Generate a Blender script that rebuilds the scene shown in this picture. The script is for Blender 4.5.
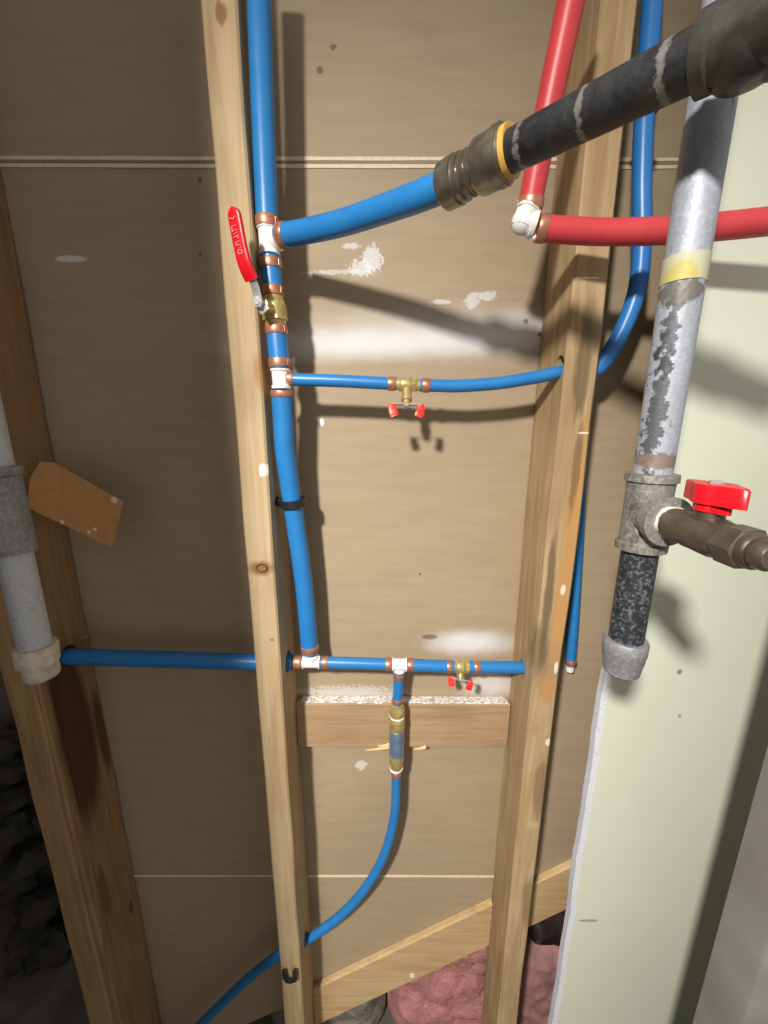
import bpy, math, random
from mathutils import Vector, Matrix, noise
random.seed(7)
for o in list(bpy.data.objects): bpy.data.objects.remove(o)
S = bpy.context.scene
COL = S.collection

# ------------------------------------------------------------ camera
CAMZ, FPX, PITCH, ROLL = 1.5, 384.0, math.radians(13.0), 0.0024
cam_d = bpy.data.cameras.new('camera'); cam = bpy.data.objects.new('camera', cam_d); COL.objects.link(cam)
cam_d.sensor_fit = 'HORIZONTAL'; cam_d.sensor_width = 36.0; cam_d.lens = 36.0*FPX/768.0
cam_d.clip_start = 0.01; cam_d.clip_end = 50
CR = Matrix.Rotation(math.pi/2-PITCH, 3, 'X') @ Matrix.Rotation(ROLL, 3, 'Z')
cam.matrix_world = Matrix.Translation((0, 0, CAMZ)) @ CR.to_4x4()
S.camera = cam
# ------------------------------------------------------------ light
S.view_settings.view_transform = 'Standard'; S.view_settings.look = 'None'
S.view_settings.gamma = 1.0; S.view_settings.exposure = 0.0; S.view_settings.use_curve_mapping = False
W = bpy.data.worlds.new('room_light'); S.world = W; W.use_nodes = True
W.node_tree.nodes['Background'].inputs[0].default_value = (1.0, 0.95, 0.88, 1)
W.node_tree.nodes['Background'].inputs[1].default_value = 0.45
ld = bpy.data.lights.new('work_lamp', 'SPOT'); ld.energy = 250; ld.color = (1.0, 0.965, 0.90)
ld.spot_size = math.radians(178); ld.spot_blend = 0.035; ld.shadow_soft_size = 0.05
# a shaded lamp that throws most of its light downwards
ld.use_nodes = True; lt = ld.node_tree; em = lt.nodes['Emission']
gm = lt.nodes.new('ShaderNodeNewGeometry'); sx = lt.nodes.new('ShaderNodeSeparateXYZ'); lt.links.new(gm.outputs['Incoming'], sx.inputs[0])
ml = lt.nodes.new('ShaderNodeMath'); ml.operation = 'MULTIPLY_ADD'; ml.use_clamp = True
lt.links.new(sx.outputs['Z'], ml.inputs[0]); ml.inputs[1].default_value = -1.0; ml.inputs[2].default_value = 0.05
lt.links.new(ml.outputs[0], em.inputs['Strength'])
lo = bpy.data.objects.new('work_lamp', ld); COL.objects.link(lo)
lo.location = (-0.43, -0.60, CAMZ+0.60)
lo.rotation_euler = Vector((math.sin(math.radians(99.2)), math.cos(math.radians(99.2)), 0.0)).to_track_quat('-Z', 'Y').to_euler()

# ------------------------------------------------------------ helpers
def P(px, py, D):
    d = CR @ Vector(((px-384.0)/FPX, (512.0-py)/FPX, -1.0))
    return Vector((0, 0, CAMZ)) + d*(D/d.y)

def srgb(c):
    r = [(v/255.0) for v in c]
    return tuple((v/12.92 if v <= .04045 else ((v+.055)/1.055)**2.4) for v in r)+(1.0,)

class MB:
    def __init__(s): s.v = []; s.f = []
    def add(s, vs, fs):
        b = len(s.v); s.v += [Vector(q) for q in vs]; s.f += [tuple(i+b for i in f) for f in fs]
        return s
    def box(s, lo_, hi):
        x0, y0, z0 = lo_; x1, y1, z1 = hi
        return s.add([(x0,y0,z0),(x1,y0,z0),(x1,y1,z0),(x0,y1,z0),(x0,y0,z1),(x1,y0,z1),(x1,y1,z1),(x0,y1,z1)],
                     [(0,3,2,1),(4,5,6,7),(0,1,5,4),(1,2,6,5),(2,3,7,6),(3,0,4,7)])
    def loft(s, rings, cap=True):
        n = len(rings[0]); b = len(s.v)
        for r in rings: s.v += [Vector(q) for q in r]
        for i in range(len(rings)-1):
            for j in range(n):
                a = b+i*n+j; c = b+i*n+(j+1) % n
                s.f.append((a, c, c+n, a+n))
        if cap:
            s.f.append(tuple(b+j for j in reversed(range(n))))
            s.f.append(tuple(b+(len(rings)-1)*n+j for j in range(n)))
        return s
    def lathe(s, A, d, prof, seg=24, flat=None, ref=None, jit=0.0):
        """prof: list of (t, r) along unit d from A; flat: number of sides (hex etc.)"""
        d = Vector(d).normalized(); u, w = frame(d, ref); n = flat or seg
        rings = []
        for t, r in prof:
            ring = []
            for j in range(n):
                a = 2*math.pi*(j+.5)/n
                rr = r
                q = A+d*t+(u*math.cos(a)+w*math.sin(a))*rr
                if jit: q = q+(u*math.cos(a)+w*math.sin(a))*jit*noise.noise(q*160)
                ring.append(q)
            rings.append(ring)
        return s.loft(rings)
    def tube(s, pts, r, seg=20, sm=8):
        pts = catmull(pts, sm); n = len(pts)
        d = (pts[1]-pts[0]).normalized(); u, w = frame(d); rings = []
        for i, p in enumerate(pts):
            t = (pts[min(i+1, n-1)]-pts[max(i-1, 0)]).normalized()
            u = (u-t*u.dot(t)).normalized(); w = t.cross(u)
            rr = r(i/(n-1)) if callable(r) else r
            rings.append([p+(u*math.cos(2*math.pi*j/seg)+w*math.sin(2*math.pi*j/seg))*rr for j in range(seg)])
        return s.loft(rings)
    def ribbon(s, pts, wd, th, N, pw=4.0, seg=20, sm=8):
        """flat bar with a rounded (superellipse) section; wd, th functions of 0..1; N face normal"""
        pts = catmull(pts, sm); n = len(pts); rings = []; N = Vector(N).normalized()
        for i, p in enumerate(pts):
            t = (pts[min(i+1, n-1)]-pts[max(i-1, 0)]).normalized()
            sd = t.cross(N).normalized(); nn = sd.cross(t).normalized()
            a = i/(n-1); w_ = wd(a)/2; h_ = th(a)/2; ring = []
            for j in range(seg):
                an = 2*math.pi*j/seg; c, q = math.cos(an), math.sin(an)
                ring.append(p+sd*(w_*math.copysign(abs(c)**(2/pw), c))+nn*(h_*math.copysign(abs(q)**(2/pw), q)))
            rings.append(ring)
        return s.loft(rings)
    def prism(s, poly, off):
        n = len(poly); off = Vector(off)
        vs = [Vector(q) for q in poly]+[Vector(q)+off for q in poly]
        return s.add(vs, [tuple(range(n)), tuple(reversed(range(n, 2*n)))]+[(i, i+n, (i+1) % n+n, (i+1) % n) for i in range(n)])
    def ball(s, c, r, nu=16, nv=10, sq=(1,1,1), jit=0, fr=18):
        rings = []
        for i in range(nv+1):
            ph = math.pi*(i/nv); rings.append([])
            for j in range(nu):
                th = 2*math.pi*j/nu
                q = Vector((math.sin(ph)*math.cos(th)*sq[0], math.sin(ph)*math.sin(th)*sq[1], math.cos(ph)*sq[2]))
                if i in (0, nv): q = Vector((1e-4*math.cos(th), 1e-4*math.sin(th), q.z))
                k = 1+(jit*noise.noise(Vector(c)*9+q*fr*.1) if jit else 0)
                rings[-1].append(Vector(c)+q*r*k)
        return s.loft(rings)
    def build(s, name, mat, parent=None, sharp=38, loc=None):
        L = Vector(loc) if loc is not None else (parent.location.copy() if parent else Vector((0,0,0)))
        if parent:                      # world offset of the chain of parents
            base = Vector((0,0,0)); q = parent
            while q: base += q.location; q = q.parent
            L = base
        me = bpy.data.meshes.new(name); me.from_pydata([v-L for v in s.v], [], s.f)
        import bmesh
        bm = bmesh.new(); bm.from_mesh(me); bmesh.ops.recalc_face_normals(bm, faces=bm.faces); bm.to_mesh(me); bm.free()
        for p in me.polygons: p.use_smooth = True
        me.set_sharp_from_angle(angle=math.radians(sharp))
        me.materials.append(mat)
        o = bpy.data.objects.new(name, me); COL.objects.link(o)
        if parent: o.parent = parent
        else: o.location = L
        return o

def frame(d, ref=None):
    ref = Vector(ref) if ref is not None else (Vector((0,0,1)) if abs(d.z) < .8 else Vector((0,-1,0)))
    u = (ref-d*ref.dot(d)).normalized(); return u, d.cross(u)

def catmull(pts, sm):
    pts = [Vector(p) for p in pts]
    if len(pts) < 3 or sm <= 1: return pts
    ex = [pts[0]*2-pts[1]]+pts+[pts[-1]*2-pts[-2]]; out = []
    for i in range(1, len(ex)-2):
        a, b, c, d = ex[i-1:i+3]
        for k in range(sm):
            t = k/sm
            out.append(.5*((2*b)+(c-a)*t+(2*a-5*b+4*c-d)*t*t+(3*b-a-3*c+d)*t**3))
    out.append(pts[-1]); return out

def thing(name, label, cat, loc, group=None):
    o = bpy.data.objects.new(name, None); COL.objects.link(o); o.location = loc; o.empty_display_size = .02
    return tag(o, label, cat, group)
def tag(o, label, cat, group=None):
    o['label'] = label; o['category'] = cat
    if group: o['group'] = group
    return o
def struct(o, label=None, cat=None):
    o['kind'] = 'structure'
    if label: o['label'] = label
    if cat: o['category'] = cat
    return o

def drill(o, A, B, r, seg=20):
    c = MB().lathe(A, B-A, [(0, r), ((B-A).length, r)], seg).build('cutter', o.data.materials[0])
    m = o.modifiers.new('hole', 'BOOLEAN'); m.operation = 'DIFFERENCE'; m.object = c; m.solver = 'EXACT'
    bpy.context.view_layer.update()
    dg = bpy.context.evaluated_depsgraph_get()
    me = bpy.data.meshes.new_from_object(o.evaluated_get(dg))
    o.modifiers.remove(m); o.data = me
    for p in me.polygons: p.use_smooth = True
    me.set_sharp_from_angle(angle=math.radians(38))
    bpy.data.objects.remove(c)

# ------------------------------------------------------------ materials
class NT:
    def __init__(s, name):
        s.m = bpy.data.materials.new(name); s.m.use_nodes = True; s.t = s.m.node_tree
        s.b = s.t.nodes['Principled BSDF']; s.co = s.t.nodes.new('ShaderNodeTexCoord').outputs['Object']
    def n(s, k, **kw):
        q = s.t.nodes.new('ShaderNode'+k)
        for a, v in kw.items(): setattr(q, a, v)
        return q
    def l(s, a, b): s.t.links.new(a, b)
    def mapped(s, sc=(1,1,1), co=None):
        q = s.n('Mapping'); q.inputs['Scale'].default_value = sc; s.l(co or s.co, q.inputs[0]); return q.outputs[0]
    def noise(s, scale, detail=4, co=None, dist=0, rough=.55):
        q = s.n('TexNoise'); q.inputs['Scale'].default_value = scale; q.inputs['Detail'].default_value = detail
        q.inputs['Distortion'].default_value = dist; q.inputs['Roughness'].default_value = rough
        s.l(co or s.co, q.inputs['Vector']); return q.outputs['Fac']
    def math(s, op, a, b=None, clamp=False):
        q = s.n('Math', operation=op); q.use_clamp = clamp
        for i, v in enumerate((a, b)):
            if v is None: continue
            if isinstance(v, (int, float)): q.inputs[i].default_value = v
            else: s.l(v, q.inputs[i])
        return q.outputs[0]
    def ramp(s, f, stops):
        q = s.n('ValToRGB'); e = q.color_ramp.elements
        while len(e) < len(stops): e.new(.5)
        for i, (p, c) in enumerate(stops): e[i].position = p; e[i].color = c
        s.l(f, q.inputs[0]); return q.outputs[0]
    def rng(s, f, a, b, c=0, d=1, smooth=True):
        q = s.n('MapRange'); q.interpolation_type = 'SMOOTHSTEP' if smooth else 'LINEAR'
        s.l(f, q.inputs[0])
        for i, v in enumerate((a, b, c, d)): q.inputs[i+1].default_value = v
        return q.outputs[0]
    def mix(s, f, a, b, mode='MIX'):
        q = s.n('Mix', data_type='RGBA', blend_type=mode)
        if isinstance(f, (int, float)): q.inputs[0].default_value = f
        else: s.l(f, q.inputs[0])
        for i, v in ((6, a), (7, b)):
            if isinstance(v, tuple): q.inputs[i].default_value = v
            else: s.l(v, q.inputs[i])
        return q.outputs[2]
    def blob(s, c, r, soft=.5, nz=.5, nscale=40, tilt=0.0, st=None):
        """stain mask: 1 inside an uneven ellipsoid at c with radii r"""
        q = s.n('VectorMath', operation='SUBTRACT'); s.l(s.co, q.inputs[0]); q.inputs[1].default_value = c
        src = q.outputs[0]
        if tilt:
            ro = s.n('VectorRotate', rotation_type='Y_AXIS'); s.l(src, ro.inputs['Vector']); ro.inputs['Angle'].default_value = tilt; src = ro.outputs[0]
        d = s.n('VectorMath', operation='DIVIDE'); s.l(src, d.inputs[0]); d.inputs[1].default_value = r
        ln = s.n('VectorMath', operation='LENGTH'); s.l(d.outputs[0], ln.inputs[0])
        f = s.math('ADD', ln.outputs['Value'], s.math('MULTIPLY', s.math('SUBTRACT', s.noise(nscale, 5, s.mapped(st) if st else None), .5), nz*2))
        return s.rng(f, 1+soft*.5, 1-soft*.5)
    def bump(s, f, st, dist=.002):
        q = s.n('Bump'); q.inputs['Strength'].default_value = st; q.inputs['Distance'].default_value = dist
        s.l(f, q.inputs['Height']); s.l(q.outputs[0], s.b.inputs['Normal'])
    def done(s, col, rough=.6, metal=0.0, spec=None):
        if isinstance(col, tuple): s.b.inputs['Base Color'].default_value = col
        else: s.l(col, s.b.inputs['Base Color'])
        if isinstance(rough, (int, float)): s.b.inputs['Roughness'].default_value = rough
        else: s.l(rough, s.b.inputs['Roughness'])
        if isinstance(metal, (int, float)): s.b.inputs['Metallic'].default_value = metal
        else: s.l(metal, s.b.inputs['Metallic'])
        if spec is not None: s.b.inputs['Specular IOR Level'].default_value = spec
        return s.m

def mottled(name, c1, c2, scale=60, rough=.5, metal=0.0, bump=.1, spec=None, detail=4):
    k = NT(name); f = k.noise(scale, detail)
    col = k.ramp(f, [(.3, srgb(c1)), (.7, srgb(c2))]); k.bump(k.noise(scale*3, 3), bump, .001)
    return k.done(col, rough, metal, spec)

def wood(name, dark, mid, light, axis='Z', stains=(), bump=.25, seed=0.0):
    k = NT(name)
    sc = {'Z': (1,1,.06), 'X': (.06,1,1)}[axis]
    mp = k.mapped(sc)
    g = k.noise(70+seed, 5, mp, 1.2); g2 = k.noise(320, 3, mp); big = k.noise(5+seed*.1, 3)
    f = k.math('ADD', k.math('MULTIPLY', g, .6), k.math('MULTIPLY', big, .4))
    col = k.ramp(f, [(.30, srgb(dark)), (.5, srgb(mid)), (.68, srgb(light))])
    col = k.mix(k.rng(g2, .62, .75, 0, .35), col, srgb(dark))
    for c, r, rgb, soft, nz, ns, amt in stains:
        col = k.mix(k.math('MULTIPLY', k.blob(c, r, soft, nz, ns, 0.0, (1, 1, .22) if axis == 'Z' else (.22, 1, 1)), amt), col, srgb(rgb))
    k.bump(k.math('ADD', g, g2), bump, .0015)
    return k.done(col, .75, 0, .25)

M = {}
M['blue'] = mottled('blue_pex', (34, 112, 176), (40, 120, 184), 30, .36, 0, .03)
M['blue_right'] = mottled('blue_pex_light', (40, 112, 182), (48, 120, 190), 30, .34, 0, .03)
M['red'] = mottled('red_pex', (190, 56, 62), (200, 64, 70), 30, .42, 0, .03)
M['copper'] = mottled('copper', (204, 146, 118), (176, 112, 88), 120, .38, .6, .1)
M['brass'] = mottled('brass', (212, 194, 132), (178, 156, 92), 140, .34, .6, .25)
M['nickel'] = mottled('worn_nickel_brass', (158, 150, 134), (118, 110, 94), 90, .3, .8, .2)
M['steel'] = mottled('zinc_steel', (206, 206, 206), (176, 176, 176), 90, .3, .6, .1)
M['white'] = mottled('white_poly', (232, 230, 226), (218, 214, 208), 90, .45, 0, .3)
M['redvinyl'] = mottled('red_vinyl', (208, 24, 36), (190, 18, 32), 60, .3, 0, .1)
M['redcap'] = mottled('red_orange_vinyl', (240, 48, 26), (226, 40, 22), 60, .35, 0, .05)
M['redmark'] = mottled('red_raised_letters', (240, 150, 150), (228, 120, 124), 90, .4, 0, .05)
M['black'] = mottled('black_plastic', (24, 24, 26), (34, 34, 36), 60, .45, 0, .1)
M['oring'] = mottled('amber_ring', (214, 170, 80), (196, 150, 70), 60, .4, 0, .05)
M['label'] = mottled('blue_foil_label', (112, 134, 170), (146, 164, 190), 60, .25, .55, .05)
M['ptfe'] = mottled('white_thread_tape', (232, 228, 216), (214, 208, 190), 200, .6, 0, .3)
M['card'] = mottled('brown_cardboard', (176, 122, 64), (166, 112, 56), 50, .8, 0, .1, .2)
M['splint'] = mottled('raw_split_wood', (228, 202, 150), (212, 180, 126), 150, .8, 0, .2, .2)
M['gypsum'] = mottled('gypsum_core', (216, 216, 222), (190, 190, 198), 300, .9, 0, .5, .1)
M['paper'] = mottled('white_edge_paper', (226, 210, 184), (208, 190, 160), 200, .85, 0, .2, .15)

def galv(name, pale, dark, thr=.52, stains=(), scale=90, metal=.25):
    k = NT(name); n1 = k.noise(scale, 6, k.mapped((1,1,.55)), .6, .7); n2 = k.noise(340, 3); n3 = k.noise(14, 3)
    f = k.math('ADD', k.math('MULTIPLY', n1, .7), k.math('MULTIPLY', n3, .3))
    col = k.mix(k.rng(f, thr, thr+.09), srgb(pale), srgb(dark))
    col = k.mix(k.rng(n2, .45, .7, 0, .16), col, srgb((225, 225, 225)))
    for c, r, rgb, soft, nz, ns, amt in stains:
        col = k.mix(k.math('MULTIPLY', k.blob(c, r, soft, nz, ns), amt), col, srgb(rgb))
    k.bump(k.math('ADD', n1, k.math('MULTIPLY', n2, .4)), .5, .0012)
    return k.done(col, .55, metal)
M['iron'] = mottled('black_iron', (50, 47, 44), (84, 80, 74), 40, .36, .3, .45)
M['cast'] = galv('grey_cast_iron', (122, 118, 112), (88, 80, 72), .5, scale=120, metal=.3)

# ------------------------------------------------------------ setting
YW = .596                     # brown board face behind the studs
YS = .507                     # face of the studs
def wallpt(px, py): 
    q = P(px, py, YW); return (q.x, q.y, q.z)
k = NT('brown_board_paper')
fib = k.noise(90, 5, k.mapped((.15, 1, 1))); spk = k.noise(520, 2); lar = k.noise(3.2, 3)
fine = k.noise(260, 3, k.mapped((.2, 1, 1)))
col = k.ramp(k.math('ADD', k.math('MULTIPLY', fib, .5), k.math('MULTIPLY', lar, .5)),
             [(.3, srgb((153, 134, 109))), (.7, srgb((168, 149, 123)))])
col = k.mix(k.rng(fine, .55, .8, 0, .13), col, srgb((138, 118, 94)))
col = k.mix(k.rng(spk, .74, .78, 0, .5), col, srgb((208, 190, 164)))
white = srgb((226, 226, 230))
for px, py, rx, rz, soft, nz, ns, amt, tilt in [
        (380, 343, .150, .017, 1.7, .30, 34, .62, .04), (400, 332, .170, .026, 1.8, .3, 30, .30, .06), (505, 335, .100, .022, 1.7, .25, 30, .50, .12), (540, 340, .030, .022, 1.6, .2, 30, .45, 0),
        (373, 259, .013, .016, .4, 1.2, 230, .6, 0), (361, 268, .016, .010, .4, 1.2, 230, .55, 0), (338, 272, .042, .003, .6, 1.2, 190, .4, .02), (352, 246, .012, .004, .5, .8, 140, .5, 0),
        (487, 296, .014, .006, .5, .8, 150, .5, 0), (472, 300, .010, .010, .5, 1., 150, .5, 0), (441, 302, .012, .003, .5, .8, 150, .5, 0),
        (470, 643, .062, .020, 1.5, .3, 40, .75, 0), (490, 684, .045, .022, 1.6, .3, 40, .55, 0), (352, 692, .085, .012, .8, 1.5, 220, .38, 0),
        (71, 259, .020, .004, .5, .6, 120, .6, 0), (322, 422, .003, .006, .5, .3, 120, .9, 0), (361, 765, .012, .009, .5, 1.0, 160, .5, .6)]:
    b = k.blob(wallpt(px, py), (rx, 9, rz), soft, nz, ns, tilt)
    col = k.mix(k.math('MULTIPLY', b, amt), col, white)
for px, py, rx, rz in [(430, 637, .014, .005), (320, 70, .004, .004), (333, 47, .004, .003), (200, 180, .003, .003), (258, 360, .002, .002),
                       (420, 574, .002, .002), (548, 402, .003, .003), (526, 321, .003, .003), (540, 334, .003, .003), (200, 254, .002, .002)]:
    col = k.mix(k.math('MULTIPLY', k.blob(wallpt(px, py), (rx, 9, rz), .5, .6, 150), .7), col, srgb((84, 68, 52)))
k.bump(k.math('ADD', fib, fine), .12, .001)
M['board'] = k.done(col, .62, 0, .35)

Z1 = P(388, 163, YW).z; Z2 = P(388, 876, YW).z
def zline(x): return P(490, 905, .584).z+.673*(x-P(490, 905, .584).x)     # top of the sloping braces
XL, XR = -.555, 1.25
wb = MB().box((XL, YW+.013, Z1-.10), (XR, YW+.03, Z1+.10))
wb.box((XL, YW+.013, Z2-.10), (.30, YW+.03, Z2+.10))
wall = struct(wb.build('wall_back', M['board']), 'brown paper-faced board wall behind the studs', 'wall')
def panel(poly): return MB().prism([(x, YW, z) for x, z in poly], (0, .0128, 0)).build('panel', M['board'], wall)
g = .0003
panel([(XL, Z1+g), (XR, Z1+g), (XR, 2.75), (XL, 2.75)])
xe = .199+(Z2+.065-zline(.199))/.673
panel([(XL, Z2+g), (xe, Z2+g), (XR, zline(XR)-.05), (XR, Z1-g), (XL, Z1-g)])
panel([(XL, max(.0, zline(XL)-.05)), (xe, Z2-g), (XL, Z2-g)])
for z, hh in ((Z1+.0042, .0021), (Z1-.0042, .0021), (Z2, .0019)):      # pale paper edges at the sheet joints
    m = MB(); n = 60; rings = []
    x1 = XR if z > 1 else xe-.03
    for i in range(n+1):
        x = XL+(x1-XL)*i/n; w = hh*(1+.35*noise.noise(Vector((x*14, z, 0)))); dz = .0006*noise.noise(Vector((x*5, z, 3)))
        rings.append([(x, YW-.0012, z+dz-w), (x, YW-.0012, z+dz+w), (x, YW+.0005, z+dz+w), (x, YW+.0005, z+dz-w)])
    m.loft(rings).build('seam_edge', M['paper'], wall)

M['floor'] = mottled('concrete_floor', (112, 106, 98), (84, 78, 72), 14, .9, 0, .4, .2)
fl = struct(MB().box((-2.2, -1.6, -.08), (2.0, 1.7, 0)).build('floor', M['floor']), 'grey concrete floor of the utility space', 'floor')
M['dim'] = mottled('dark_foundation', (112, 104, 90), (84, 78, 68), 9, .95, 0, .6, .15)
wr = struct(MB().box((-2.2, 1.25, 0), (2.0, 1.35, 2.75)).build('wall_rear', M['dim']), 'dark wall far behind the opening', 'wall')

# plasterboard sheet on the right with its broken edge
k = NT('pale_green_plasterboard'); nn = k.noise(4, 3); n2 = k.noise(300, 3)
col = k.ramp(nn, [(.3, srgb((208, 212, 191))), (.7, srgb((214, 218, 199)))])
for px, py, rx, rz, rgb in [(680, 672, .004, .004, (120, 110, 80)), (589, 921, .016, .003, (170, 140, 100)), (680, 716, .003, .003, (170, 150, 110))]:
    q = P(px, py, .494); col = k.mix(k.math('MULTIPLY', k.blob((q.x, q.y, q.z), (rx, 9, rz), .5, .8, 120), .8), col, srgb(rgb))
k.bump(n2, .08, .0006)
M['drywall'] = k.done(col, .5, 0, .4)
XD = .325; n = 90; front = []; wob = []
for i in range(n+1):
    z = 2.75*i/n; wob.append((XD+.014*min(1, max(0, (z-1.12)/.35))+.004*noise.noise(Vector((0, 2, z*7)))+.0025*noise.noise(Vector((0, 5, z*31))), z))
m = MB()
m.prism([(x+.004+.0012*noise.noise(Vector((4, 1, z*60))), .4945, z) for x, z in wob]+[(1.25, .4945, 2.75), (1.25, .4945, 0)], (0, .0125, 0))
wrt = struct(m.build('wall_right', M['drywall']), 'pale green plasterboard sheet with a ragged broken edge', 'wall')
m = MB(); rings = []
for x, z in wob:
    a = .002*noise.noise(Vector((9, 2, z*45)))
    rings.append([(x+.0005+a*.5, .4965, z), (x+.0075+a, .4932, z), (x+.008, .5072, z), (x-.001-a*.4, .5068, z)])
m.loft(rings).build('broken_edge', M['gypsum'], wrt)

# rough stones at far left
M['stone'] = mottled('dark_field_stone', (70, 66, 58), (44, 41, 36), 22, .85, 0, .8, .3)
wl = struct(MB().box((-2.2, .86, 0), (-.60, 1.0, 2.75)).box((-1.30, -1.6, 0), (-1.04, .86, 2.75)).build('wall_left', M['dim']), 'dark rubble stone foundation beside the far stud, with an added side wall', 'wall')  # second box: side wall added to block ambient light from the left
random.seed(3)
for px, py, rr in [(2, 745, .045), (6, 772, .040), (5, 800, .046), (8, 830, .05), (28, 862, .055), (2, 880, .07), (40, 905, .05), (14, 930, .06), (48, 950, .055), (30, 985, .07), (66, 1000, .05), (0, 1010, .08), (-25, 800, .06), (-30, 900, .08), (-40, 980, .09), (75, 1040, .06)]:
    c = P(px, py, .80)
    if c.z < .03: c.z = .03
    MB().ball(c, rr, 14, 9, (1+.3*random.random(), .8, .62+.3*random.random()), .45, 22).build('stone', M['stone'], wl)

# ------------------------------------------------------------ timber
def board(A, B, w, t, wdir, jit=.0012, seed=0, n=60, bev=.0025, fr=7, caps=True):
    """sawn board from A to B; w along wdir, t across; edges a little uneven"""
    A, B = Vector(A), Vector(B); d = (B-A).normalized(); wd = Vector(wdir).normalized(); td = d.cross(wd).normalized()
    L = (B-A).length; rings = []
    for i in range(n+1):
        p = A+(B-A)*i/n; ring = []
        for a, (sx, sy) in enumerate(((-1,-1),(1,-1),(1,1),(-1,1))):
            j1 = jit*noise.noise(Vector((i/n*L*fr, a*7.3+seed, 1))); j2 = jit*noise.noise(Vector((i/n*L*fr, a*3.1+seed, 5)))
            c = p+wd*(sx*w/2+j1)+td*(sy*t/2+j2)
            e1, e2 = c-wd*sx*bev, c-td*sy*bev
            ring += [e2, e1] if (a % 2 == 0) else [e1, e2]
        rings.append(ring)
    return MB().loft(rings)

# left-centre stud
kn = P(262, 568, YS); kn2 = P(258, 372, YS)
sL = [((kn.x, YS, kn.z), (.018, .012, .011), (120, 76, 40), .7, .5, 90, .8), ((kn2.x+.005, YS, kn2.z), (.010, .03, .022), (150, 104, 60), .9, .5, 70, .7),
      (tuple(P(264, 470, YS)), (.006, .01, .008), (236, 226, 206), .5, .8, 160, .9), (tuple(P(221, 12, YS)), (.006, .01, .009), (120, 84, 50), .6, .8, 120, .8),
      (tuple(P(272, 640, YS)), (.003, .01, .003), (160, 110, 70), .5, .3, 120, .9)]
M['woodL'] = wood('pale_stud_wood', (150, 126, 94), (172, 149, 115), (186, 164, 130), 'Z', sL, seed=0)
stud = board((-.1728, (YS+YW)/2, 0), (-.1728, (YS+YW)/2, 2.75), .038, YW-YS, (1,0,0), .0016, 1).build('wall_stud', M['woodL'])
tag(stud, 'pale timber stud carrying the red lever valve and blue riser', 'stud')
m = MB(); rr = []
for i in range(18):
    a = 2*math.pi*i/18; rr.append(Vector((kn.x+.0075*math.cos(a), YS-.0006, kn.z+.0055*math.sin(a))))
M['knot'] = mottled('dark_knot_ring', (110, 70, 38), (84, 50, 26), 200, .8, 0, .3, .2)
m = MB()
for i in range(18):
    m.tube([rr[i], rr[(i+1) % 18]], .0011, 6, 1)
m.build('knot', M['knot'], stud)

# right-centre stud
sR = []
for py0, px0, rx, rz, c, amt in [(520, 574, .012, .13, (182, 138, 86), .95), (600, 562, .011, .09, (182, 138, 88), .95), (460, 590, .012, .04, (180, 138, 88), .6), (690, 547, .010, .03, (180, 130, 78), .8),
                                 (370, 583, .010, .05, (96, 80, 60), .75), (470, 576, .006, .06, (104, 84, 62), .7), (600, 548, .006, .10, (96, 80, 62), .75), (650, 540, .010, .04, (104, 88, 68), .6), (790, 541, .012, .07, (110, 84, 58), .6), (900, 528, .010, .06, (104, 82, 58), .5),
                                 (325, 590, .012, .03, (120, 104, 80), .6), (150, 600, .010, .10, (150, 122, 88), .6), (730, 536, .006, .010, (170, 130, 90), .7), (825, 533, .010, .008, (190, 160, 120), .7)]:
    q = P(px0, py0, YS); sR.append((tuple(q), (rx, .03, rz), c, .7, .75, 95, amt))
for px0, py0, rx, rz in [(585, 433, .012, .0012), (586, 278, .016, .0012), (563, 590, .003, .008), (556, 668, .003, .010), (584, 520, .003, .004), (548, 742, .005, .006)]:
    q = P(px0, py0, YS); sR.append((tuple(q), (rx, .012, rz), (226, 216, 198), .5, .7, 200, .85))
M['woodR'] = wood('weathered_stud_wood', (142, 116, 82), (168, 142, 106), (188, 164, 128), 'Z', sR, .4, seed=9)
XR0 = .2246
mR = board((XR0+.019, (YS+YW)/2, 0), (XR0+.019, (YS+YW)/2, 2.75), .038, YW-YS, (1,0,0), .0020, 4)
for v in mR.v:                                                     # the sawn edge bows out a little at mid height
    if v.x > XR0+.019: v.x += .0055*math.exp(-((v.z-1.42)/.30)**2)
studR = mR.build('wall_stud', M['woodR'])
tag(studR, 'weathered timber stud with orange streaks beside the plasterboard', 'stud')

# far-left stud
q1 = P(92, 740, .55)
sF = [((-.5065, .535, q1.z+.02), (.03, .036, .16), (70, 34, 20), .5, .35, 26, .85), ((-.5065, .585, q1.z-.02), (.03, .012, .09), (84, 40, 22), .6, .4, 30, .8),
      ((-.5065, .510, q1.z+.40), (.03, .020, .30), (70, 36, 22), .6, .4, 20, .8),
      ((-.5065, .525, q1.z-.30), (.03, .010, .06), (104, 70, 40), .7, .5, 40, .7), ((-.5065, .572, q1.z-.42), (.03, .005, .016), (90, 50, 28), .5, .5, 60, .8)]
M['woodF'] = wood('stained_stud_wood', (126, 98, 66), (150, 120, 84), (166, 134, 96), 'Z', sF, .4, seed=5)
XF = -.5065; YF = .484
studF = board((XF-.0215, (YF+YW-.002)/2, 0), (XF-.0215, (YF+YW-.002)/2, 2.75), .043, YW-.002-YF, (1,0,0), .0022, 8).build('wall_stud', M['woodF'])
tag(studF, 'leftmost timber stud with a dark red stain, beside the capped grey pipe', 'stud')
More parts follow.
